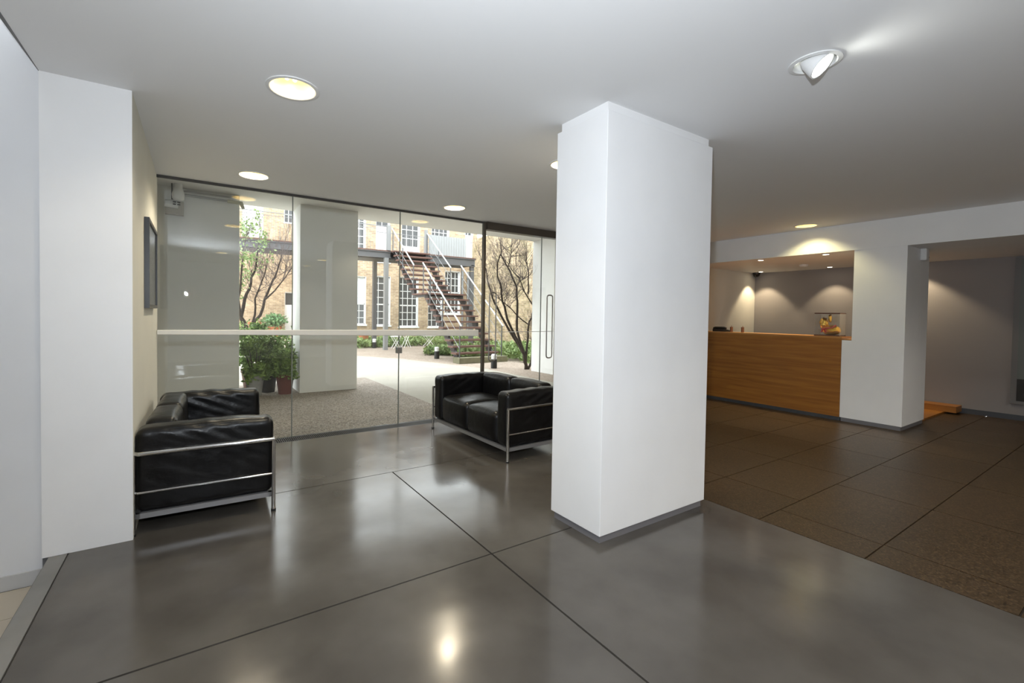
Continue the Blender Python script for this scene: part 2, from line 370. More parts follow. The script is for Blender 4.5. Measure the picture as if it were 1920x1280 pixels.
struct('threshold', B(XL, 5.5, G, G+.02, -.1, .001), BLACKCH, label='dark threshold strip below the glass')

# ------------------------------------------------------------------ ceiling lights
def downlight(name, x, y, label, group):
    t = thing(name, label, 'ceiling light', (x, y, H), 0, group)
    MB().lathe([(.112, 0), (.135, -.001), (.135, -.006), (.118, -.008), (.112, -.004), (.112, 0)], 0, 0, 40).build('rim', WHITEP, t, smooth=True)
    MB().lathe([(.112, 0), (.105, .03), (.09, .07), (.065, .10), (.001, .105)], 0, 0, 32).build('reflector', REFL, t, smooth=True)
    for s in (-1, 1):
        MB().tube([(s*.02, -.06, .075), (s*.02, .06, .075)], .012, 8).build('bulb', BULB, t, smooth=True)
    return t
lab = ['round white recessed downlight with glowing bulbs, on the ceiling in front of the side wall',
       'round white recessed downlight by the glass above the cream wall sofa',
       'round white recessed downlight by the glass in front of the outdoor stair',
       'round white recessed downlight half hidden behind the thick pillar',
       'round white recessed downlight close to the beam above the reception desk']
for (x, y), l in zip(DL, lab): downlight('downlight', x, y, l, 'recessed lobby downlights')
for i, (x, y) in enumerate(DL):
    lamp('downlight_lamp', 'SPOT', (x, y, H+.06), (x, y, 0), [26, 50, 42, 42, 26][i], (1, .88, .66 if i < 4 else .45), spot_size=R(150 if i < 4 else 120), spot_blend=.5, shadow_soft_size=.05)
DL_FILL = [(.44, -.9), (2.48, -.9), (4.6, -.9), (6.5, -.9), (4.6, -2.5), (2.48, -2.5)]  # unseen downlights and lamps, added behind the camera to brighten the room
for i, (x, y) in enumerate(DL_FILL):
    downlight('downlight', x, y, ['round white recessed downlight of the entrance half, nearest the kerb', 'round white recessed downlight of the entrance half, in line with the thick pillar', 'round white recessed downlight of the entrance half, over the terrazzo edge', 'round white recessed downlight of the entrance half, closest to the dropped beam', 'round white recessed downlight by the rear wall over the terrazzo', 'round white recessed downlight by the rear wall over the concrete'][i], 'downlights over the entrance half')
    lamp('downlight_lamp', 'SPOT', (x, y, H+.06), (x, y, 0), 60 if x > 4 else 42, (1, .93, .82), spot_size=R(155), spot_blend=.5, shadow_soft_size=.05)
# gimbal spot
gm = thing('gimbal_spotlight', 'small white tilting gimbal spotlight hanging out of the ceiling', 'ceiling light', (GIM[0], GIM[1], H))
MB().lathe([(.082, .0), (.104, -.001), (.104, -.006), (.086, -.009), (.082, 0)], 0, 0, 32).build('rim', WHITEP, gm, smooth=True)
MB().lathe([(.082, 0), (.075, .05), (.07, .09), (.001, .09)], 0, 0, 24).build('housing', WHITEP, gm, smooth=True)
hd = MB().lathe([(.03, .06), (.045, .03), (.056, -.02), (.058, -.035), (.052, -.035), (.048, -.02), (.04, -.015), (.03, .06)], 0, 0, 24).build('lamp_head', WHITEP, gm, smooth=True)
bl = MB().lathe([(.05, -.028), (.02, -.031), (.001, -.032)], 0, 0, 24).build('bulb', COOLB, gm, smooth=True)
tilt = (rt*.45-fw*.5+Vector((0, 0, -.7))).normalized().to_track_quat('-Z', 'Y').to_matrix().to_4x4()
gp = Vector((GIM[0]-.015, GIM[1]-.01, H-.012)); gd = (rt*.45-fw*.5+Vector((0, 0, -.7))).normalized()
lamp('gimbal_lamp', 'SPOT', gp+gd*.045, gp+gd, 9, (.98, 1, .94), spot_size=R(150), spot_blend=.9, shadow_soft_size=.03)
for o in (hd, bl): o.matrix_local = Matrix.Translation((-.015, -.01, -.012)) @ tilt

def small_spot(x, y, label, e, tgt, cone=95):
    t = thing('spotlight', label, 'ceiling light', (x, y, ZS), 0, 'small spotlights over the reception')
    MB().lathe([(.036, -.006), (.05, -.006), (.052, 0), (.036, 0)], 0, 0, 24).build('rim', WHITEP, t, smooth=True)
    MB().lathe([(.036, -.004), (.02, -.005), (.001, -.005)], 0, 0, 20).build('bulb', SPOTB, t, smooth=True)
    lamp('spotlight_lamp', 'SPOT', (x, y, ZS-.012), tgt, e, (1, .80, .52), spot_size=R(cone), spot_blend=.4, shadow_soft_size=.03)
small_spot(7.16, 3.43, 'small recessed spotlight at the front of the alcove ceiling, farther from the pillar', 45, (7.3, 3.43, 0), 95)
small_spot(7.15, 2.61, 'small recessed spotlight at the front of the alcove ceiling, beside the white pillar', 45, (7.3, 2.61, 0), 95)
small_spot(8.93, 4.27, 'small recessed spotlight in the back corner of the alcove ceiling near the dome camera', 34, (9.0, 4.3, 0), 90)
small_spot(8.93, 3.2, 'small recessed spotlight in front of the grey wall above the display box', 24, (9.0, 3.2, 0), 90)
small_spot(8.93, 2.25, 'small recessed spotlight behind the reception pillar washing the grey wall', 34, (9.05, 2.2, 0), 105)
MB().lathe([(.055, 0), (.055, -.02), (.045, -.035), (.02, -.045), (.001, -.045)], 8.26, 3.31, 24)
sd = MB().lathe([(.06, 0), (.06, -.018), (.05, -.035), (.02, -.045), (.001, -.045)], 0, 0, 24).build('smoke_detector', WHITEP, smooth=True)
sd.location = (8.26, 3.31, ZS); tag(sd, 'white round smoke detector on the alcove ceiling', 'smoke detector')
dc = thing('dome_camera', 'small black dome security camera in the alcove corner', 'camera', (9.08, 4.42, ZS))
MB().lathe([(.065, 0), (.065, -.03), (.06, -.03)], 0, 0, 20, True).build('base', BLACKP, dc, smooth=True)
MB().lathe([(.058, -.03), (.05, -.06), (.03, -.08), (.001, -.088)], 0, 0, 20).build('dome', mat('smoked_dome', (.01, .01, .01), .1), dc, smooth=True)
ps = thing('security_sensor', 'white boxy security sensor high on the reception pillar', 'sensor', (7.48, 1.755, 2.1))
B(-.055, .055, -.06, 0, -.075, .07).build('housing', WHITEP, ps, bevel=.012)
MB().lathe([(.016, 0), (.016, .03)], 0, 0, 12, True).build('lens', BLACKP, ps).matrix_local = Matrix.Translation((.07, -.035, -.03)) @ Matrix.Rotation(R(90), 4, 'Y')
B(.05, .075, -.05, -.02, -.045, -.015).build('lens_mount', BLACKP, ps)

# ------------------------------------------------------------------ reception desk
rd = thing('reception_desk', 'long oak veneered reception desk with dark recessed plinth', 'desk', (XR+.01, 2.352, 0))
B(0, .04, 0, 2.14, .05, 1.055).build('front_panel', OAK, rd)
B(0, .32, 0, 2.14, 1.055, 1.077).build('top', OAKT, rd)
B(.06, .85, 0, 2.14, .70, .74).build('worktop', OAK, rd)
B(.02, .05, .0, 2.14, 0, .05).build('plinth', BASEB, rd)
B(.04, .8, .02, .06, .05, .70).build('side_panel', OAK, rd)
# display box
db = thing('display_box', 'clear display box with dark brown lid and base on the desk', 'display box', (7.05, 2.40, 1.077))
bx0, bx1, by0, by1 = 0, .2, 0, .28
B(bx0, bx1, by0, by1, 0, .014).build('base', mat('dark_brown_base', (.07, .02, .012), .4), db)
B(bx0, bx1, by0, by1, .292, .306).build('lid', bpy.data.materials['dark_brown_base'], db)
q = MB(); 
for a in ((bx0+.002, bx0+.005, by0, by1), (bx1-.005, bx1-.002, by0, by1), (bx0+.006, bx1-.006, by0+.002, by0+.005), (bx0+.006, bx1-.006, by1-.005, by1-.002)): q.box(*a, .014, .292)
q.build('clear_sides', ACRYL, db)
def blob(r, sx, sy, sz, loc, name, m, par, seed=0, amp=.12):
    bm = bmesh.new(); bmesh.ops.create_icosphere(bm, subdivisions=3, radius=r)
    for v in bm.verts:
        n = v.co.normalized(); v.co *= 1+amp*noise.noise(n*2.2+Vector((seed, 0, 0))); v.co = Vector((v.co.x*sx, v.co.y*sy, v.co.z*sz))
    me = bpy.data.meshes.new(name); bm.to_mesh(me); bm.free(); me.materials.append(m); me.polygons.foreach_set('use_smooth', [True]*len(me.polygons))
    o = bpy.data.objects.new(name, me); C.objects.link(o); o.location = loc; o.parent = par; return o
gf = thing('foil_parcel', 'gold foil wrapped parcel tied with a red ribbon inside the display box', 'parcel', (7.15, 2.55, 1.091))  # stands in for a gold foil animal figure, simplified to a wrapped bundle
blob(.07, .9, 1.5, .95, (0, -.03, .062), 'wrapped_body', GOLD, gf, 3)
blob(.05, .9, .9, 1.5, (0, .055, .15), 'foil_top', GOLD, gf, 9, .3)
blob(.03, .8, .6, 1.8, (0, -.01, .22), 'foil_tuft', GOLD, gf, 14, .3)
rb = MB().tube([(-.07, -.06, .10), (-.075, 0, .09), (-.07, .06, .075)], .009, 6).tube([(-.078, .03, .085), (-.085, .055, .035)], .009, 6).tube([(-.078, .03, .085), (-.085, .0, .03)], .009, 6)
rb.tube([(-.07, -.06, .10), (-.02, -.08, .13), (.04, -.05, .12)], .008, 6)
rb.build('ribbon', REDR, gf, smooth=True)
# things at the far end of the desk
ph = thing('desk_phone', 'low black desk telephone on the reception desk', 'telephone', (7.15, 3.98, 1.077))
MB().prism([(-.09, 0), (.09, 0), (.09, .018), (-.09, .045)], 1, -.1, .1).build('body', BLACKP, ph)
MB().tube([(-.06, -.1, .05), (-.06, -.07, .062), (-.06, .07, .062), (-.06, .1, .05)], .018, 8).build('handset', BLACKP, ph, smooth=True)
BRN = mat('brown_wood_holder', (.16, .06, .025), .5)
for i, y in enumerate((3.83, 3.66)):
    pc = thing('pen_cup', ['small brown cup next to the black telephone on the desk', 'small brown cup away from the telephone, towards the display box'][i], 'cup', (7.15, y, 1.077), 0, 'brown cups on the desk')
    MB().lathe([(.001, 0), (.02, 0), (.021, .08), (.018, .08), (.017, .004), (.001, .004)], 0, 0, 16).build('cup', BRN, pc, smooth=True)
    MB().tube([(0, 0, .01), (.012, .004, .1)], .004, 6).build('pen', BRN, pc)
# timber platform behind the pillar
tp = thing('timber_plinth', 'low orange timber platform with raised end board behind the reception pillar', 'platform', (0, 0, 0))
B(7.82, XB, 1.80, 2.3, 0, .025).build('deck', OAK, tp)
B(8.9, XB-.02, 1.68, 2.3, .025, .11).build('end_board', OAK, tp)
# glazed screen in the grey wall
wi = struct('window_5', B(XB-.05, XB, -1.2, 1.24, .22, 2.15).box(XB-.06, XB-.04, -1.2, 1.24, .22, .26), mat('grey_frame', (.16, .155, .15), .5), label='grey framed internal glazed screen in the far wall')
B(XB-.062, XB-.05, -1.16, 1.185, .55, 2.12).build('pane', mat('screen_glass', (.17, .19, .18), .15), wi)
B(XB-.062, XB-.05, -1.16, 1.185, .26, .55).build('dark_pane', mat('screen_glass_dark', (.03, .03, .028), .2), wi)

# ------------------------------------------------------------------ framed picture
pic = thing('framed_picture', 'black framed picture on the cream side wall above the sofa', 'picture', (XL, 4.15, 1.62))
f = MB(); a, b_, t = .37, .31, .03
for q_ in ((-a, a, b_-.025, b_), (-a, a, -b_, -b_+.025), (-a, -a+.025, -b_+.025, b_-.025), (a-.025, a, -b_+.025, b_-.025)):
    f.box(.001, t, q_[0], q_[1], q_[2], q_[3])
f.build('frame', BLACKP, pic)
B(.004, .012, -a+.025, a-.025, -b_+.025, b_-.025).build('print', mat('grey_print', (.35, .36, .36), .3, col2=(.5, .5, .5), vscale=5), pic)
B(.02, .023, -a+.025, a-.025, -b_+.025, b_-.025).build('glazing', ACRYL, pic)

# ------------------------------------------------------------------ sofas
def cushion(x0, x1, y0, y1, z0, z1, r=.035, puff=.02, wr=.004, seed=0, n=14, pz=None, fold=0):
    bm = bmesh.new(); bmesh.ops.create_cube(bm, size=2)
    bmesh.ops.subdivide_edges(bm, edges=list(bm.edges), cuts=n, use_grid_fill=True)
    c = Vector(((x0+x1)/2, (y0+y1)/2, (z0+z1)/2)); h = Vector(((x1-x0)/2, (y1-y0)/2, (z1-z0)/2)); off = Vector((seed*3.1, seed*1.7, seed))
    for v in bm.verts:
        u = v.co.copy()
        # push the loops towards the edges so the rounding is smooth
        u = Vector([math.copysign(1-(1-abs(q))**1.35, q) if abs(q) < 1 else q for q in u])
        p = Vector([u[i]*h[i] for i in range(3)])
        inner = Vector([max(-(h[i]-r), min(h[i]-r, p[i])) for i in range(3)])
        d = p-inner
        if d.length > 1e-6: p = inner+d.normalized()*r
        nn = Vector([u[i] if abs(u[i]) > .999 else 0 for i in range(3)])
        for i in range(3):
            if abs(u[i]) > .999:
                j, k = [a for a in range(3) if a != i]
                pf = (puff if i != 2 else (pz if pz is not None else puff))
                p[i] += math.copysign(pf*(1-u[j]**2)*(1-u[k]**2), u[i])
        w_ = noise.noise((p+off)*7)*.6+noise.noise((p+off)*17)*.4
        if fold: w_ += fold*noise.noise(Vector(((p.z-p.y*.45)*26, p.y*3, seed)))*max(0, 1-u[1]**4)
        p += (d.normalized() if d.length > 1e-6 else nn)*w_*wr
        v.co = p+c
    return bm
def bmobj(name, bm, m, par):
    me = bpy.data.meshes.new(name); bm.to_mesh(me); bm.free(); me.materials.append(m)
    me.polygons.foreach_set('use_smooth', [True]*len(me.polygons))
    o = bpy.data.objects.new(name, me); C.objects.link(o); o.parent = par; return o
SW, SD = 1.385, .735
def sofa(name, label, loc, rz):
    """local: x along the width 0..SW, y depth (0 front, SD back)"""
    t = thing(name, label, 'sofa', loc, rz, 'black leather lobby sofas')
    at = .165
    for k, x in enumerate((.012, SW-.012-at)):
        bmobj('arm_cushion', cushion(x, x+at, .0, SD-.008, .125, .607, .04, .006, .004, 5+k, 34, .012, 1.7), LEATHER, t)
    sw = (SW-2*at-.036)/2
    for k in range(2):
        x = .018+at+k*sw
        bmobj('seat_cushion', cushion(x+.003, x+sw-.003, .004, SD-.19, .125, .40, .045, .018, .004, 11+k, 14, .035), LEATHER, t)
        bmobj('back_cushion', cushion(x+.003, x+sw-.003, SD-.20, SD-.03, .125, .625, .04, .012, .004, 21+k, 14, .012), LEATHER, t)
    # chrome frame
    r = .0125; legs = [(0, 0), (SW, 0), (0, SD), (SW, SD)]
    for x, y in legs:
        lg = MB().tube([(x, y, .012), (x, y, .468)], r, 12).build('leg', CHROME, t, smooth=True)
        MB().lathe([(.015, 0), (.015, .014)], x, y, 12, True).build('foot', RUBBER, lg)
    def arc(x, y, z, sgn): return []
    MB().tube([(0, -.004, .47), (0, SD-.03, .47), (.01, SD-.008, .47), (.03, SD, .47), (SW-.03, SD, .47), (SW-.01, SD-.008, .47), (SW, SD-.03, .47), (SW, -.004, .47)], .0135, 12).build('top_rail', CHROME, t, smooth=True)
    MB().tube([(0, 0, .245), (0, SD-.02, .245), (.02, SD, .245), (SW-.02, SD, .245), (SW, SD-.02, .245), (SW, 0, .245)], .0075, 10).build('middle_rail', CHROME, t, smooth=True)
    bf = MB()
    for x0, x1, y0, y1 in ((.008, SW-.008, .004, .03), (.008, SW-.008, SD-.03, SD-.004), (.008, .035, .004, SD-.004), (SW-.035, SW-.008, .004, SD-.004)):
        bf.box(x0, x1, y0, y1, .092, .122)
    bf.build('base_frame', STEELB, t)
    B(.04, SW-.04, .035, SD-.035, .100, .124).build('webbing', RUBBER, t)
    return t
sofa('sofa', 'black leather two-seat sofa in chrome tube frame along the cream side wall', (.427, 3.145, 0), R(90-2.2))
sofa('sofa', 'black leather two-seat sofa in chrome tube frame in front of the glass doors', (2.275, 4.525, 0), R(-90+1.5))

# ------------------------------------------------------------------ exterior: ground
struct('ground', B(-25, 30, G+.02, 40, -.3, -.02), PATH, label='cream paved courtyard')
struct('ground_paving', B(-4, 2.87, G+.02, 8.75, -.02, 0), AGG, label='brown pebble paving outside the glass')
struct('ground_path', MB().prism([(2.87, G+.02), (5.86, G+.02), (5.86, 9.0), (5.54, 9.95), (4.93, 11.95), (4.08, 13.2), (2.0, 16.5), (1.0, 30), (-12, 30), (-12, 8.75), (2.87, 8.75)], 2, -.02, 0), PATH, label='cream paved path')
struct('ground_gravel', MB().prism([(5.86, G+.02), (12, G+.02), (12, 19.2), (5.0, 19.2), (5.0, 26), (1.3, 26), (2.0, 16.5), (4.08, 13.2), (4.93, 11.95), (5.54, 9.95), (5.86, 9.0)], 2, -.02, -.002), GRAVEL, label='pinkish gravel bed beside the path')

# ------------------------------------------------------------------ exterior: our own building overhang
struct('soffit', B(-6, 14, G+.1, 8.1, 3.0, 3.15), SOFF, label='pale soffit over the covered walk outside')
struct('wall_upper', B(-6, 14, G+.1, 8.0, 3.15, 5.0), OUTW)
struct('wall_lintel', B(-6, 14, G-.02, G+.1, H+.002, 3.15), OUTW)
struct('wall_outside', B(-6, EDGE, G+.11, 7.49, -.02, 3.0), OUTW)
struct('wall_outside_right', B(8.9, 9.2, G+.12, 7.4, -.02, 3.0), OUTW)
def pier(x0, x1, y0, y1, label):
    t = tag(B(0, x1-x0, 0, y1-y0, 0, 3.0).build('exterior_pier', OUTW, bevel=.004), label, 'pier'); t.location = (x0, y0, 0)
pier(-1.3, .54, 7.5, 8.1, 'white rendered exterior pier beside the potted shrubs, behind the side wall sofa')
pier(1.392, 2.315, 7.5, 8.1, 'white rendered free-standing exterior pier between shrubs and path')
pier(6.6, 7.6, 7.35, 8.1, 'white rendered exterior pier next to the bare multi-stem tree')

# fittings on the left pier
fx = thing('flood_light', 'white wall-mounted flood light bracketed under the soffit', 'light', (-.30, 7.3, 3.0))
MB().lathe([(.05, 0), (.05, -.06), (.06, -.09), (.075, -.14), (.07, -.2), (.04, -.23), (.001, -.235)], .09, 0, 16).build('lamp_body', WHITEP, fx, smooth=True)
MB().tube([(.02, 0, 0), (.02, .02, -.21)], .01, 6).build('bracket', DARKST, fx)
MB().tube([(-.06, .02, -.27), (.09, .02, -.28)], .05, 12).build('lens_barrel', WHITEP, fx, smooth=True)
vv = MB()
for i in range(2):
    for j in range(2): vv.box(.03+i*.05, .065+i*.05, -.036, -.028, -.29+j*.03, -.275+j*.03)
vv.build('vent_slots', DARKST, fx)
B(-.06, .15, .05, .16, -.40, -.22).build('junction_box', mat('beige_box', (.5, .47, .42), .6), fx)
cdn = thing('conduit', 'grey metal conduit ending in a small spotlight along the pier top', 'conduit', (0, 0, 0))
MB().tube([(-.15, 7.46, 2.90), (.45, 7.46, 2.89)], .016, 8).tube([(-.15, 7.46, 2.95), (.5, 7.46, 2.95)], .012, 8).build('tube', SATIN, cdn, smooth=True)
MB().tube([(.38, 7.44, 2.885), (.57, 7.44, 2.88)], .025, 10).tube([(.55, 7.44, 2.89), (.585, 7.42, 2.80)], [.03, .02], 10).build('lamp_head', mat('cream_metal', (.55, .53, .4), .4), cdn, smooth=True)

# ------------------------------------------------------------------ exterior: brick buildings with windows
def facade(label, Y, X0, X1, Z1, wins, bm_, rev=.14):
    t = thing('brick_building', label, 'building', ((X0+X1)/2, Y, 0))
    cx = (X0+X1)/2
    xs = sorted({X0, X1, *[w_[0] for w_ in wins], *[w_[1] for w_ in wins]}); zs = sorted({-.02, Z1, *[w_[2] for w_ in wins], *[w_[3] for w_ in wins]})
    m_ = MB()
    for i in range(len(xs)-1):
        for j in range(len(zs)-1):
            mx, mz = (xs[i]+xs[i+1])/2, (zs[j]+zs[j+1])/2
            if any(w_[0] < mx < w_[1] and w_[2] < mz < w_[3] for w_ in wins): continue
            m_.add([(xs[i]-cx, 0, zs[j]), (xs[i+1]-cx, 0, zs[j]), (xs[i+1]-cx, 0, zs[j+1]), (xs[i]-cx, 0, zs[j+1])], [(0, 1, 2, 3)])
    m_.box(X0-cx, X1-cx, .4, .6, -.02, Z1)
    m_.box(X0-cx, X0-cx+.2, .001, .4, -.02, Z1).box(X1-cx-.2, X1-cx, .001, .4, -.02, Z1).box(X0-cx+.2, X1-cx-.2, .001, .4, Z1-.2, Z1)
    m_.build('wall', bm_, t)
    for x0, x1, z0, z1, cols, rows, kind in wins:
        x0 -= cx; x1 -= cx; f_ = MB(); th = .05
        # white painted reveal lining, then the sash set back
        f_.box(x0, x0+.012, 0, rev+.05, z0, z1).box(x1-.012, x1, 0, rev+.05, z0, z1).box(x0, x1, 0, rev+.05, z1-.012, z1).box(x0-.04, x1+.04, -.05, rev+.05, z0-.06, z0+.01)
        f_.box(x0, x0+th, rev, rev+.05, z0, z1).box(x1-th, x1, rev, rev+.05, z0, z1).box(x0, x1, rev, rev+.05, z1-th, z1).box(x0, x1, rev, rev+.05, z0, z0+th)
        for c_ in range(1, cols): xx = x0+(x1-x0)*c_/cols; f_.box(xx-.014, xx+.014, rev, rev+.045, z0, z1)
        for r_ in range(1, rows):
            zz = z0+(z1-z0)*r_/rows; hh = .028 if (r_ == rows//2 and kind != 'door') else .014; f_.box(x0, x1, rev, rev+.045, zz-hh, zz+hh)
        if kind == 'door': f_.box(x0+th, x1-th, rev-.005, rev+.04, z0+.02, z0+(z1-z0)*.35)
        if kind == 'panel': f_.box(x0+th, x1-th, rev-.005, rev+.04, z0+.02, z0+(z1-z0)*.66)
        wo = f_.build('window', WHITEF, t)
        B(x0+.02, x1-.02, rev+.02, rev+.03, z0+.02, z1-.02).build('pane', BLIND if kind == 'blind' else DARKG, wo)
        if kind == 'half': B(x0+.02, x1-.02, rev+.010, rev+.019, z0+(z1-z0)*.42, z1-.02).build('blind', BLIND, wo)
    return t
facade('buff brick building with tall white sash windows behind the outdoor stair', 19, 4.6, 11.9, 6.1, [
    (5.45, 6.24, .78, 2.86, 3, 7, 'half'), (6.58, 7.36, .74, 2.92, 3, 7, 'sash'), (7.76, 8.72, .68, 2.95, 4, 7, 'sash'), (9.22, 10.0, .66, 2.95, 3, 7, 'sash'), (10.1, 10.95, 1.3, 3.36, 4, 6, 'sash'),
    (5.45, 6.2, 3.95, 5.9, 3, 6, 'sash'), (6.66, 7.3, 3.55, 5.9, 2, 6, 'panel'), (7.86, 8.76, 3.55, 5.9, 3, 6, 'door'), (9.36, 10.3, 3.7, 5.9, 4, 6, 'sash'), (11.2, 11.65, 3.8, 5.9, 2, 6, 'panel')], BRICKF)
facade('far buff brick wing with white upper windows beyond the leafy tree', 26, -6, 5.2, 8.3, [
    (2.0, 2.97, 5.2, 7.6, 3, 9, 'panel'), (4.0, 4.95, 6.1, 7.9, 4, 4, 'sash'), (4.05, 4.9, .25, 2.35, 2, 3, 'panel')], BRICKF)
# return wall between the two and the side wall on the right
rw = tag(B(4.6, 4.9, 19.61, 25.99, -.02, 6.1).build('brick_return_wall', BRICKS), 'narrow brick return wall joining the two brick buildings', 'wall')
sw_ = tag(B(11.6, 11.95, 6.0, 18.98, -.02, 5.0).build('brick_garden_wall', BRICKS), 'tall weathered brick wall behind the bare multi-stem tree', 'wall')
# downpipes at the corner
for i, x in enumerate((11.05, 11.35)):
    dp = thing('downpipe', ['grey downpipe on the brick building, nearer the windows', 'grey downpipe on the brick building, nearer the corner'][i], 'pipe', (x, 18.93, 0), 0, 'corner downpipes')
    MB().tube([(0, 0, 0), (0, 0, 3.4)], .05, 10).build('pipe', STEELM, dp, smooth=True)
    for z in (.8, 1.9, 3.0): MB().tube([(0, 0, z), (0, 0, z+.05)], .062, 10).build('bracket', STEEL, dp)

# ------------------------------------------------------------------ exterior: walkway and stair
wk = thing('raised_walkway', 'dark steel raised walkway with timber deck and slim balustrade', 'walkway', (0, 0, 0))
YW = 14.98; DZ = 3.49
def ibeam(x0, x1, y, z0, z1, nm='edge_beam', par=wk):
    MB().box(x0, x1, y-.02, y+.12, z1-.03, z1).box(x0, x1, y-.02, y+.12, z0, z0+.03).box(x0, x1, y+.03, y+.06, z0, z1).build(nm, STEEL, par)
ibeam(-4, 5.80, YW, 3.22, 3.45); ibeam(7.16, 9.3, YW, 3.16, 3.45); ibeam(-4, 9.3, YW+1.2, 3.22, 3.45)
B(-4, 9.3, YW+.07, YW+1.2, 3.2, 3.235).build('underside', DARKST, wk)
x = -4.0
while x < 9.2:
    y0 = YW-.03 if (x < 5.7 or x > 7.1) else YW+.03
    B(x, x+.138, y0, YW+1.3, 3.452, DZ).build('deck_board', TREAD, wk) if x > 0 else None
    x += .145
B(-4, 0, YW-.03, YW+1.3, 3.452, DZ).build('deck_far_end', TREAD, wk)
for x, y in ((5.63, YW), (5.62, YW+1.15), (9.2, YW+.1)):
    B(x-.07, x+.07, y-.07, y+.07, 0, 3.22).build('post', STEELM if y == YW else STEEL, wk)
B(5.64, 5.78, YW-.06, YW+.04, DZ, 4.36).build('newel_post', STEELM, wk)
B(7.1, 7.2, YW-.06, YW+.04, DZ, 4.36).build('newel_post', STEELM, wk)
MB().tube([(-4, YW, 4.32), (5.7, YW, 4.32)], .014, 6).tube([(-4, YW, 4.22), (5.7, YW, 4.22)], .009, 6).tube([(5.7, YW+1.2, 4.32), (9.3, YW+1.2, 4.32)], .014, 6).build('top_rail', STEELM, wk, smooth=True)
bl_ = MB(); x = 0.0
while x < 5.65: bl_.tube([(x, YW, DZ), (x, YW, 4.32)], .006, 4); x += .115
x = 5.8
while x < 9.4: bl_.tube([(x, YW+1.2, DZ), (x, YW+1.2, 4.32)], .006, 4); x += .115
tag(bl_.build('balusters', STEELM, wk), kind='stuff')
sc = MB(); vs, fs = [], []; nn_ = 60
for i in range(nn_+1):
    x = 7.27+(8.87-7.27)*i/nn_; y = YW-.02+(.018 if i % 4 in (0, 1) else 0)
    vs += [(x, y, 3.47), (x, y, 4.21), (x, y+.012, 3.47), (x, y+.012, 4.21)]
for i in range(nn_):
    k = i*4; fs += [(k, k+4, k+5, k+1), (k+2, k+3, k+7, k+6), (k+1, k+5, k+7, k+3), (k, k+2, k+6, k+4)]
sc.add(vs, fs).build('corrugated_screen', mat('corrugated_grey', (.36, .37, .38), .5, .2), wk)

st = thing('outdoor_stair', 'steel outdoor stair with red-brown open treads and pale handrails', 'staircase', (0, 0, 0))
X0, X1 = 5.86, 7.12
prof = [(10.33, 0.0), (12.42, 1.80), (13.20, 1.80), (14.98, 3.40)]   # (y, z) stringer lower line
def stringer(x):
    lo = prof; d = .17
    poly = lo+[(14.98, 3.40+d), (13.14, 1.80+d), (12.36, 1.80+d), (10.33, .09)]
    MB().prism([(a, b) for a, b in lo]+[(14.98, 3.46), (14.9, 3.49), (13.12, 1.92), (12.34, 1.92), (10.21, .10)], 0, x-.02, x+.02).build('stringer', STEEL, st)
stringer(X0+.05); stringer(X1-.05)
def treads(ya, za, yb, zb, n):
    t0 = None
    for i in range(n):
        y = ya+(yb-ya)*(i+.5)/n; z = za+(zb-za)*(i+1)/n
        if t0 is None:
            t0 = tm = B(X0-.06, X1+.06, -.15, .13, -.045, 0).build('tread', TREAD, st); tm.location = (0, y, z)
            b0 = bk = B(X0+.02, X0+.1, -.10, .11, -.15, -.046).box(X1-.1, X1-.02, -.10, .11, -.15, -.046).build('tread_bracket', DARKST, st); bk.location = (0, y, z)
        else:
            for s_, src in (('t', t0), ('b', b0)):
                c = src.copy(); C.objects.link(c); c.parent = st; c.location = (0, y, z)
treads(10.30, .10, 12.32, 1.92, 11)
B(X0-.06, X1+.06, 12.30, 13.12, 1.875, 1.92).build('landing', TREAD, st)
B(X0+.07, X1-.07, 12.34, 13.1, 1.83, 1.874).build('landing_frame', DARKST, st)
treads(13.12, 1.92, 14.90, 3.47, 9)
B(5.78, 7.32, 10.02, 10.36, 0, .15).build('base_block', BLOCK, st)
for x in (X0-.02, X1+.06):
    MB().tube([(x, 10.05, .98), (x, 12.42, 2.84)], .021, 10).build('handrail', RAILW, st, smooth=True)
    MB().tube([(x, 13.08, 2.82), (x, 15.0, 4.28)], .021, 10).build('handrail', RAILW, st, smooth=True)
    for y, z0, z1 in ((10.12, .12, 1.0), (11.1, .7, 1.8), (11.9, 1.5, 2.42), (12.38, 1.9, 2.8), (13.12, 1.9, 2.84), (14.0, 2.6, 3.52), (14.9, 3.4, 4.2)):
        MB().tube([(x, y, z0), (x, y, z1)], .017, 8).build('baluster', STEEL, st)
    for dz in (.3, .6):
        MB().tube([(x, 10.12, .98-dz), (x, 12.38, 2.8-dz)], .007, 6).tube([(x, 13.12, 2.84-dz), (x, 14.95, 4.22-dz)], .007, 6).build('rail_wire', STEELM, st)

# bollard lights
def bollard(x, y, label):
    t = thing('bollard_light', label, 'bollard', (x, y, 0), 0, 'courtyard bollard lights')
    MB().lathe([(.075, 0), (.075, .22)], 0, 0, 20, True).build('post', BLACKP, t, smooth=True)
    MB().lathe([(.066, .22), (.066, .30)], 0, 0, 20, True).build('diffuser', WHITEP, t, smooth=True)
    MB().lathe([(.072, .30), (.072, .315), (.05, .34), (.001, .345)], 0, 0, 20).build('cap', WHITEP, t, smooth=True)
bollard(6.1, 8.9, 'short black bollard light with white top near the foot of the stair')
bollard(5.88, 11.5, 'short black bollard light with white top on the gravel beside the stair stringer')
bollard(5.55, 15.9, 'short black bollard light with white top behind the walkway post')

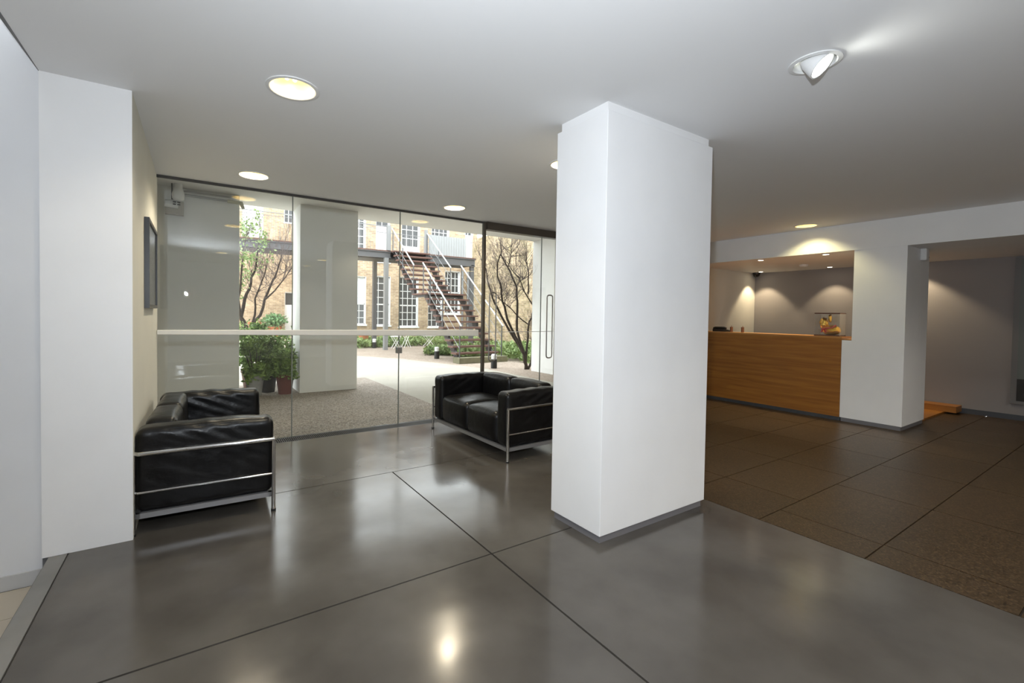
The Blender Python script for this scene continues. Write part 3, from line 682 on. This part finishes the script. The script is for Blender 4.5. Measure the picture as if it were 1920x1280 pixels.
# ------------------------------------------------------------------ plants
def leafmesh(mb, p, s, rnd, flat=.5):
    d = Vector((rnd.uniform(-1, 1), rnd.uniform(-1, 1), rnd.uniform(-.3, 1)*flat*2)).normalized()
    a = d.cross(Vector((rnd.uniform(-1, 1), rnd.uniform(-1, 1), rnd.uniform(-1, 1)))).normalized(); n = d.cross(a)
    p = Vector(p); l = s*rnd.uniform(.7, 1.3); wd = l*.28
    mb.add([p, p+d*l*.5+a*wd+n*l*.06, p+d*l, p+d*l*.5-a*wd+n*l*.06], [(0, 1, 2), (0, 2, 3)])
def foliage(mb, c, rad, n, s, rnd, shell=.5, ok=None):
    for _ in range(n):
        v = Vector((rnd.gauss(0, 1), rnd.gauss(0, 1), rnd.gauss(0, 1))).normalized()*(rnd.uniform(shell, 1))
        q = (c[0]+v.x*rad[0], c[1]+v.y*rad[1], c[2]+v.z*rad[2])
        if ok is None or ok(q): leafmesh(mb, q, s, rnd)
def shrub(x, y, h, rx, potr, potm, label, seed, n=2600, lm=None, ls=.065):
    rnd = random.Random(seed); t = thing('potted_shrub', label, 'plant', (x, y, 0), 0, 'potted plants between the piers')
    MB().lathe([(.001, 0), (potr*.75, 0), (potr, .26), (potr*1.08, .26), (potr*1.08, .31), (potr*.95, .31), (potr*.9, .26), (.001, .26)], 0, 0, 24).build('pot', potm, t, smooth=True)
    s_ = MB()
    for k in range(7):
        a = rnd.uniform(0, 6.28); q1 = Vector((math.cos(a)*rx*.3, math.sin(a)*rx*.3, h*.55)); q2 = Vector((math.cos(a)*rx*.7, math.sin(a)*rx*.7, h*rnd.uniform(.8, 1)))
        s_.tube([(0, 0, .25), q1, q2], [.012, .008, .003], 5)
    s_.build('stems', BARK, t)
    f_ = MB()
    for k in range(16):
        a = rnd.uniform(0, 6.28); q = rnd.uniform(.15, .8)*rx; zc = rnd.uniform(.33, .92)*h; br = rnd.uniform(.10, .16)
        foliage(f_, (math.cos(a)*q, math.sin(a)*q*.85, zc), (br, br, br*.8), n//16, ls, rnd, .2, lambda q: .61 < q[0]+x < 1.32 or not 7.42 < q[1]+y < 8.18)
    for k in range(10):
        a = rnd.uniform(0, 6.28); p0 = Vector((math.cos(a)*rx*.5, math.sin(a)*rx*.5, h*.8)); p1 = p0+Vector((rnd.uniform(-.06, .06), rnd.uniform(-.06, .06), rnd.uniform(.1, .3)))
        for j in range(14): leafmesh(f_, p0.lerp(p1, j/13), ls*.8, rnd)
    f_.build('foliage', lm or LEAFG, t)
shrub(.76, 7.62, .84, .24, .13, STONEP, 'bushy green shrub in a grey pot beside the left exterior pier', 1)
shrub(.98, 7.86, .92, .27, .13, mat('black_pot', (.03, .03, .03), .6), 'bushy green shrub in a black pot standing behind the grey and red pots', 2, 3000)
shrub(1.19, 7.58, .74, .22, .13, mat('red_pot', (.16, .05, .04), .7), 'bushy green shrub in a dull red pot beside the free-standing pier', 3)
shrub(.78, 8.45, 1.12, .28, .14, mat('brown_pot', (.10, .06, .04), .7), 'tall leafy shrub in a brown pot behind the left exterior pier', 4, 2600)
shrub(1.3, 8.5, .95, .24, .13, mat('dark_grey_pot', (.08, .08, .08), .7), 'thin leafy shrub in a dark grey pot behind the free-standing pier', 6, 900)

def at(px, py, Y):
    d = (rt*((px-CX)/FPX)+up*(-(py-CY)/FPX)+fw); t = Y/d.y; return Vector((0, 0, CAMH))+d*t
AV = [Vector((0, 0, 0))]
def blocked(e):
    q = e+AV[0]; return (q.y < 8.16 and (q.z > 2.9 or q.x > 6.5 or q.x < .6 or 1.3 < q.x < 2.4))
def grow(mb, p, d, l, r, depth, rnd, tips, spread=.6, upw=.25):
    if blocked(p+d*l): return
    q = p+d*l*.5+Vector((rnd.uniform(-1, 1), rnd.uniform(-1, 1), rnd.uniform(-.5, 1)))*l*.06; e = p+d*l
    mb.tube([p, q, e], [r, r*.8, r*.62], 4, False); tips.append(e)
    if depth == 0: return
    for _ in range(rnd.choice((2, 2, 3))):
        nd = (d+Vector((rnd.uniform(-1, 1), rnd.uniform(-1, 1), rnd.uniform(-.5, 1)))*spread+Vector((0, 0, upw))).normalized()
        grow(mb, p.lerp(e, rnd.uniform(.5, 1)), nd, l*rnd.uniform(.6, .85), r*.6, depth-1, rnd, tips, spread, upw)
def tree(label, base_, stems, seed, twig_n, leaves, group, r0=.04, tl=.35, depth=3):
    base = (base_[0], base_[1], -.005)
    rnd = random.Random(seed); t = thing('garden_tree', label, 'tree', base, 0, group); B0 = Vector(base); AV[0] = B0; tips = []
    tw = MB()
    for pts, ra, rb in stems:
        pts = [p-B0 for p in pts]; n = len(pts)
        if (pts[0].xy.length < .1 and pts[0].z < .4): pts[0] = Vector((pts[0].x, pts[0].y, 0))
        # smooth the polyline a little
        sm = []
        for i in range(n-1): sm += [pts[i], pts[i].lerp(pts[i+1], .5)+Vector((rnd.uniform(-.012, .012), rnd.uniform(-.04, .04), 0))]
        sm.append(pts[-1]); k = len(sm)
        MB().tube(sm, [ra+(rb-ra)*i/(k-1) for i in range(k)], 8).build('stem', BARK, t, smooth=True)
        for _ in range(twig_n):
            i = rnd.randint(int(k*.45), k-2); p = sm[i].lerp(sm[i+1], rnd.random())
            d = Vector((rnd.uniform(-1, 1), rnd.uniform(-1, 1), rnd.uniform(0, 1.4))).normalized()
            grow(tw, p, d, tl*rnd.uniform(.6, 1.2), .0055, depth, rnd, tips)
        grow(tw, sm[-1], (sm[-1]-sm[-3]).normalized(), tl, rb*.8, depth, rnd, tips)
    tag(tw.build('twigs', TWIG, t), kind='stuff')
    if leaves:
        lm = MB()
        for p in tips:
            for _ in range(leaves):
                leafmesh(lm, p+Vector((rnd.gauss(0, .05), rnd.gauss(0, .05), rnd.gauss(0, .05))), .065, rnd)
        tag(lm.build('leaves', LEAFY, t), kind='stuff')
    return t
def S(pts, ys, s=4.27, ox=880, oy=420):
    n = len(pts); return [at(ox+x/s, oy+y/s, 8.38+ys*i/(n-1)) for i, (x, y) in enumerate(pts)]
tree('bare dark multi-stem tree on the gravel in front of the brick wall', tuple(at(989, 691, 8.38)), [
    (S([(462, 1160), (435, 1040), (350, 900), (280, 780), (225, 670), (185, 590), (160, 500), (140, 400), (110, 320)], .5), .036, .012),
    (S([(464, 1155), (440, 1040), (400, 960), (330, 820), (290, 700), (265, 620), (255, 520), (225, 420), (225, 310), (250, 240)], -.25), .036, .012),
    (S([(466, 1155), (440, 1030), (400, 920), (380, 780), (385, 620), (380, 510), (340, 420), (310, 350), (255, 250), (250, 165)], .3), .036, .012),
    (S([(310, 350), (330, 270), (335, 190)], .0), .014, .008),
    (S([(450, 1040), (470, 900), (475, 810), (500, 750), (525, 670), (470, 590), (440, 540), (400, 430), (330, 350)], -.3), .026, .01),
    (S([(475, 805), (380, 730), (290, 640), (230, 580)], .25), .015, .007),
    (S([(470, 560), (470, 440), (465, 340), (460, 260)], -.1), .018, .008),
    (S([(380, 510), (400, 465), (430, 425)], .1), .010, .006),
    (S([(470, 1155), (500, 1050), (530, 950), (545, 860)], .2), .03, .015)], 11, 17, 0, 'courtyard trees', tl=.32, depth=4)
def S2(pts, ys, Y=9.6): n = len(pts); return [at(x, y, Y+ys*i/(n-1)) for i, (x, y) in enumerate(pts)]
tree('young tree with fresh green leaves rising behind the potted shrubs', tuple(at(466, 690, 9.6)), [
    (S2([(466, 690), (462, 640), (452, 595), (459, 560), (468, 541), (471, 520), (480, 501), (482, 478), (486, 455)], .3), .04, .012),
    (S2([(466, 690), (470, 640), (463, 613), (451, 591), (447, 560), (452, 520), (456, 480)], -.3), .032, .012)], 5, 9, 2, 'courtyard trees', tl=.3)
tree('bare purplish twiggy tree behind the leafy tree near the free-standing pier', tuple(at(472, 678, 10.4)), [
    (S2([(472, 678), (471, 640), (471, 611), (488, 591), (496, 562), (507, 536), (516, 518), (523, 496), (528, 477)], .2, 10.4), .04, .012),
    (S2([(471, 620), (478, 590), (478, 560), (490, 530), (500, 500)], -.3, 10.4), .026, .01),
    (S2([(496, 562), (515, 545), (535, 520), (548, 500)], .3, 10.4), .02, .008)], 9, 18, 0, 'courtyard trees', tl=.36, depth=4)

def bed(name, label, poly_pts, n, hmin, hmax, seed, m=LEAFB, s=.14):
    rnd = random.Random(seed); mb = MB(); xs = [p[0] for p in poly_pts]; ys_ = [p[1] for p in poly_pts]
    def inside(x, y):
        c = False; j = len(poly_pts)-1
        for i in range(len(poly_pts)):
            a, b = poly_pts[i], poly_pts[j]
            if (a[1] > y) != (b[1] > y) and x < (b[0]-a[0])*(y-a[1])/(b[1]-a[1])+a[0]: c = not c
            j = i
        return c
    k = 0
    while k < n:
        x, y = rnd.uniform(min(xs), max(xs)), rnd.uniform(min(ys_), max(ys_))
        if not inside(x, y): continue
        hh = hmin+(hmax-hmin)*(.5+.5*noise.noise(Vector((x*1.1, y*1.1, seed)))+.2*noise.noise(Vector((x*4, y*4, seed))))
        leafmesh(mb, (x, y, max(.0, hh*rnd.uniform(.1, 1))), s, rnd, .6); k += 1
    o = mb.build(name, m); tag(o, label, 'plants', kind='stuff'); return o
bed('ground_cover', 'low green ground cover below the tall sash windows', [(4.7, 15.9), (6.4, 16.1), (9.6, 16.6), (11, 17), (11, 18.6), (4.7, 18.6)], 8000, .06, .36, 21)
bed('ground_cover', 'bright green ground cover around the bare multi-stem tree', [(7.5, 9.3), (7.45, 10.5), (7.6, 13.5), (11.4, 13.5), (11.4, 9.0), (8.0, 8.5)], 8000, .10, .45, 22)
bed('ground_cover', 'patch of green ground cover underneath the outdoor stair', [(6.0, 12.6), (6.6, 12.1), (7.2, 11.0), (7.3, 13.6), (6.8, 13.8)], 2200, .08, .3, 23)
# pots far away
def farpot(x, y, r, h, label, leaf, seed):
    t = thing('terracotta_pot', label, 'plant pot', (x, y, 0), 0, 'terracotta pots')
    MB().lathe([(.001, 0), (r*.7, 0), (r, h*.85), (r*1.1, h*.85), (r*1.1, h), (r*.9, h), (.001, h*.9)], 0, 0, 20).build('pot', TERRAC, t, smooth=True)
    if leaf:
        f_ = MB(); foliage(f_, (0, 0, h+leaf*.5), (leaf, leaf, leaf*.6), 700, .16, random.Random(seed), .3); f_.build('foliage', mat('bluish_leaf', (.10, .22, .09), .6, col2=(.25, .4, .2)), t)
farpot(2.5, 25.2, .28, .75, 'tall terracotta pot without foliage against the far brick wing', 0, 1)
farpot(3.45, 25.2, .3, .5, 'terracotta pot with a round green bush against the far brick wing', .6, 2)
farpot(5.6, 17.3, .2, .55, 'terracotta pot standing in the ground cover below the sash windows', 0, 3)
# folding garden tables
def gtable(x, y, h, r, label):
    t = thing('garden_table', label, 'table', (x, y, 0), 0, 'white garden tables')
    MB().lathe([(.001, h-.02), (r, h-.02), (r, h), (.001, h)], 0, 0, 24).build('top', WHITEF, t)
    for s in (-1, 1):
        for yy in (-.12, .12):
            MB().tube([(-s*r*.7, yy, 0), (s*r*.7, yy, h-.02)], .012, 6).build('leg', WHITEF, t)
gtable(6.75, 15.75, .66, .2, 'round white folding garden table beside the ground cover, tallest of three')
gtable(6.15, 15.3, .46, .2, 'low round white garden table nearest the walkway posts')
gtable(7.75, 15.85, .44, .28, 'wide low white garden table near the foot of the stair support')
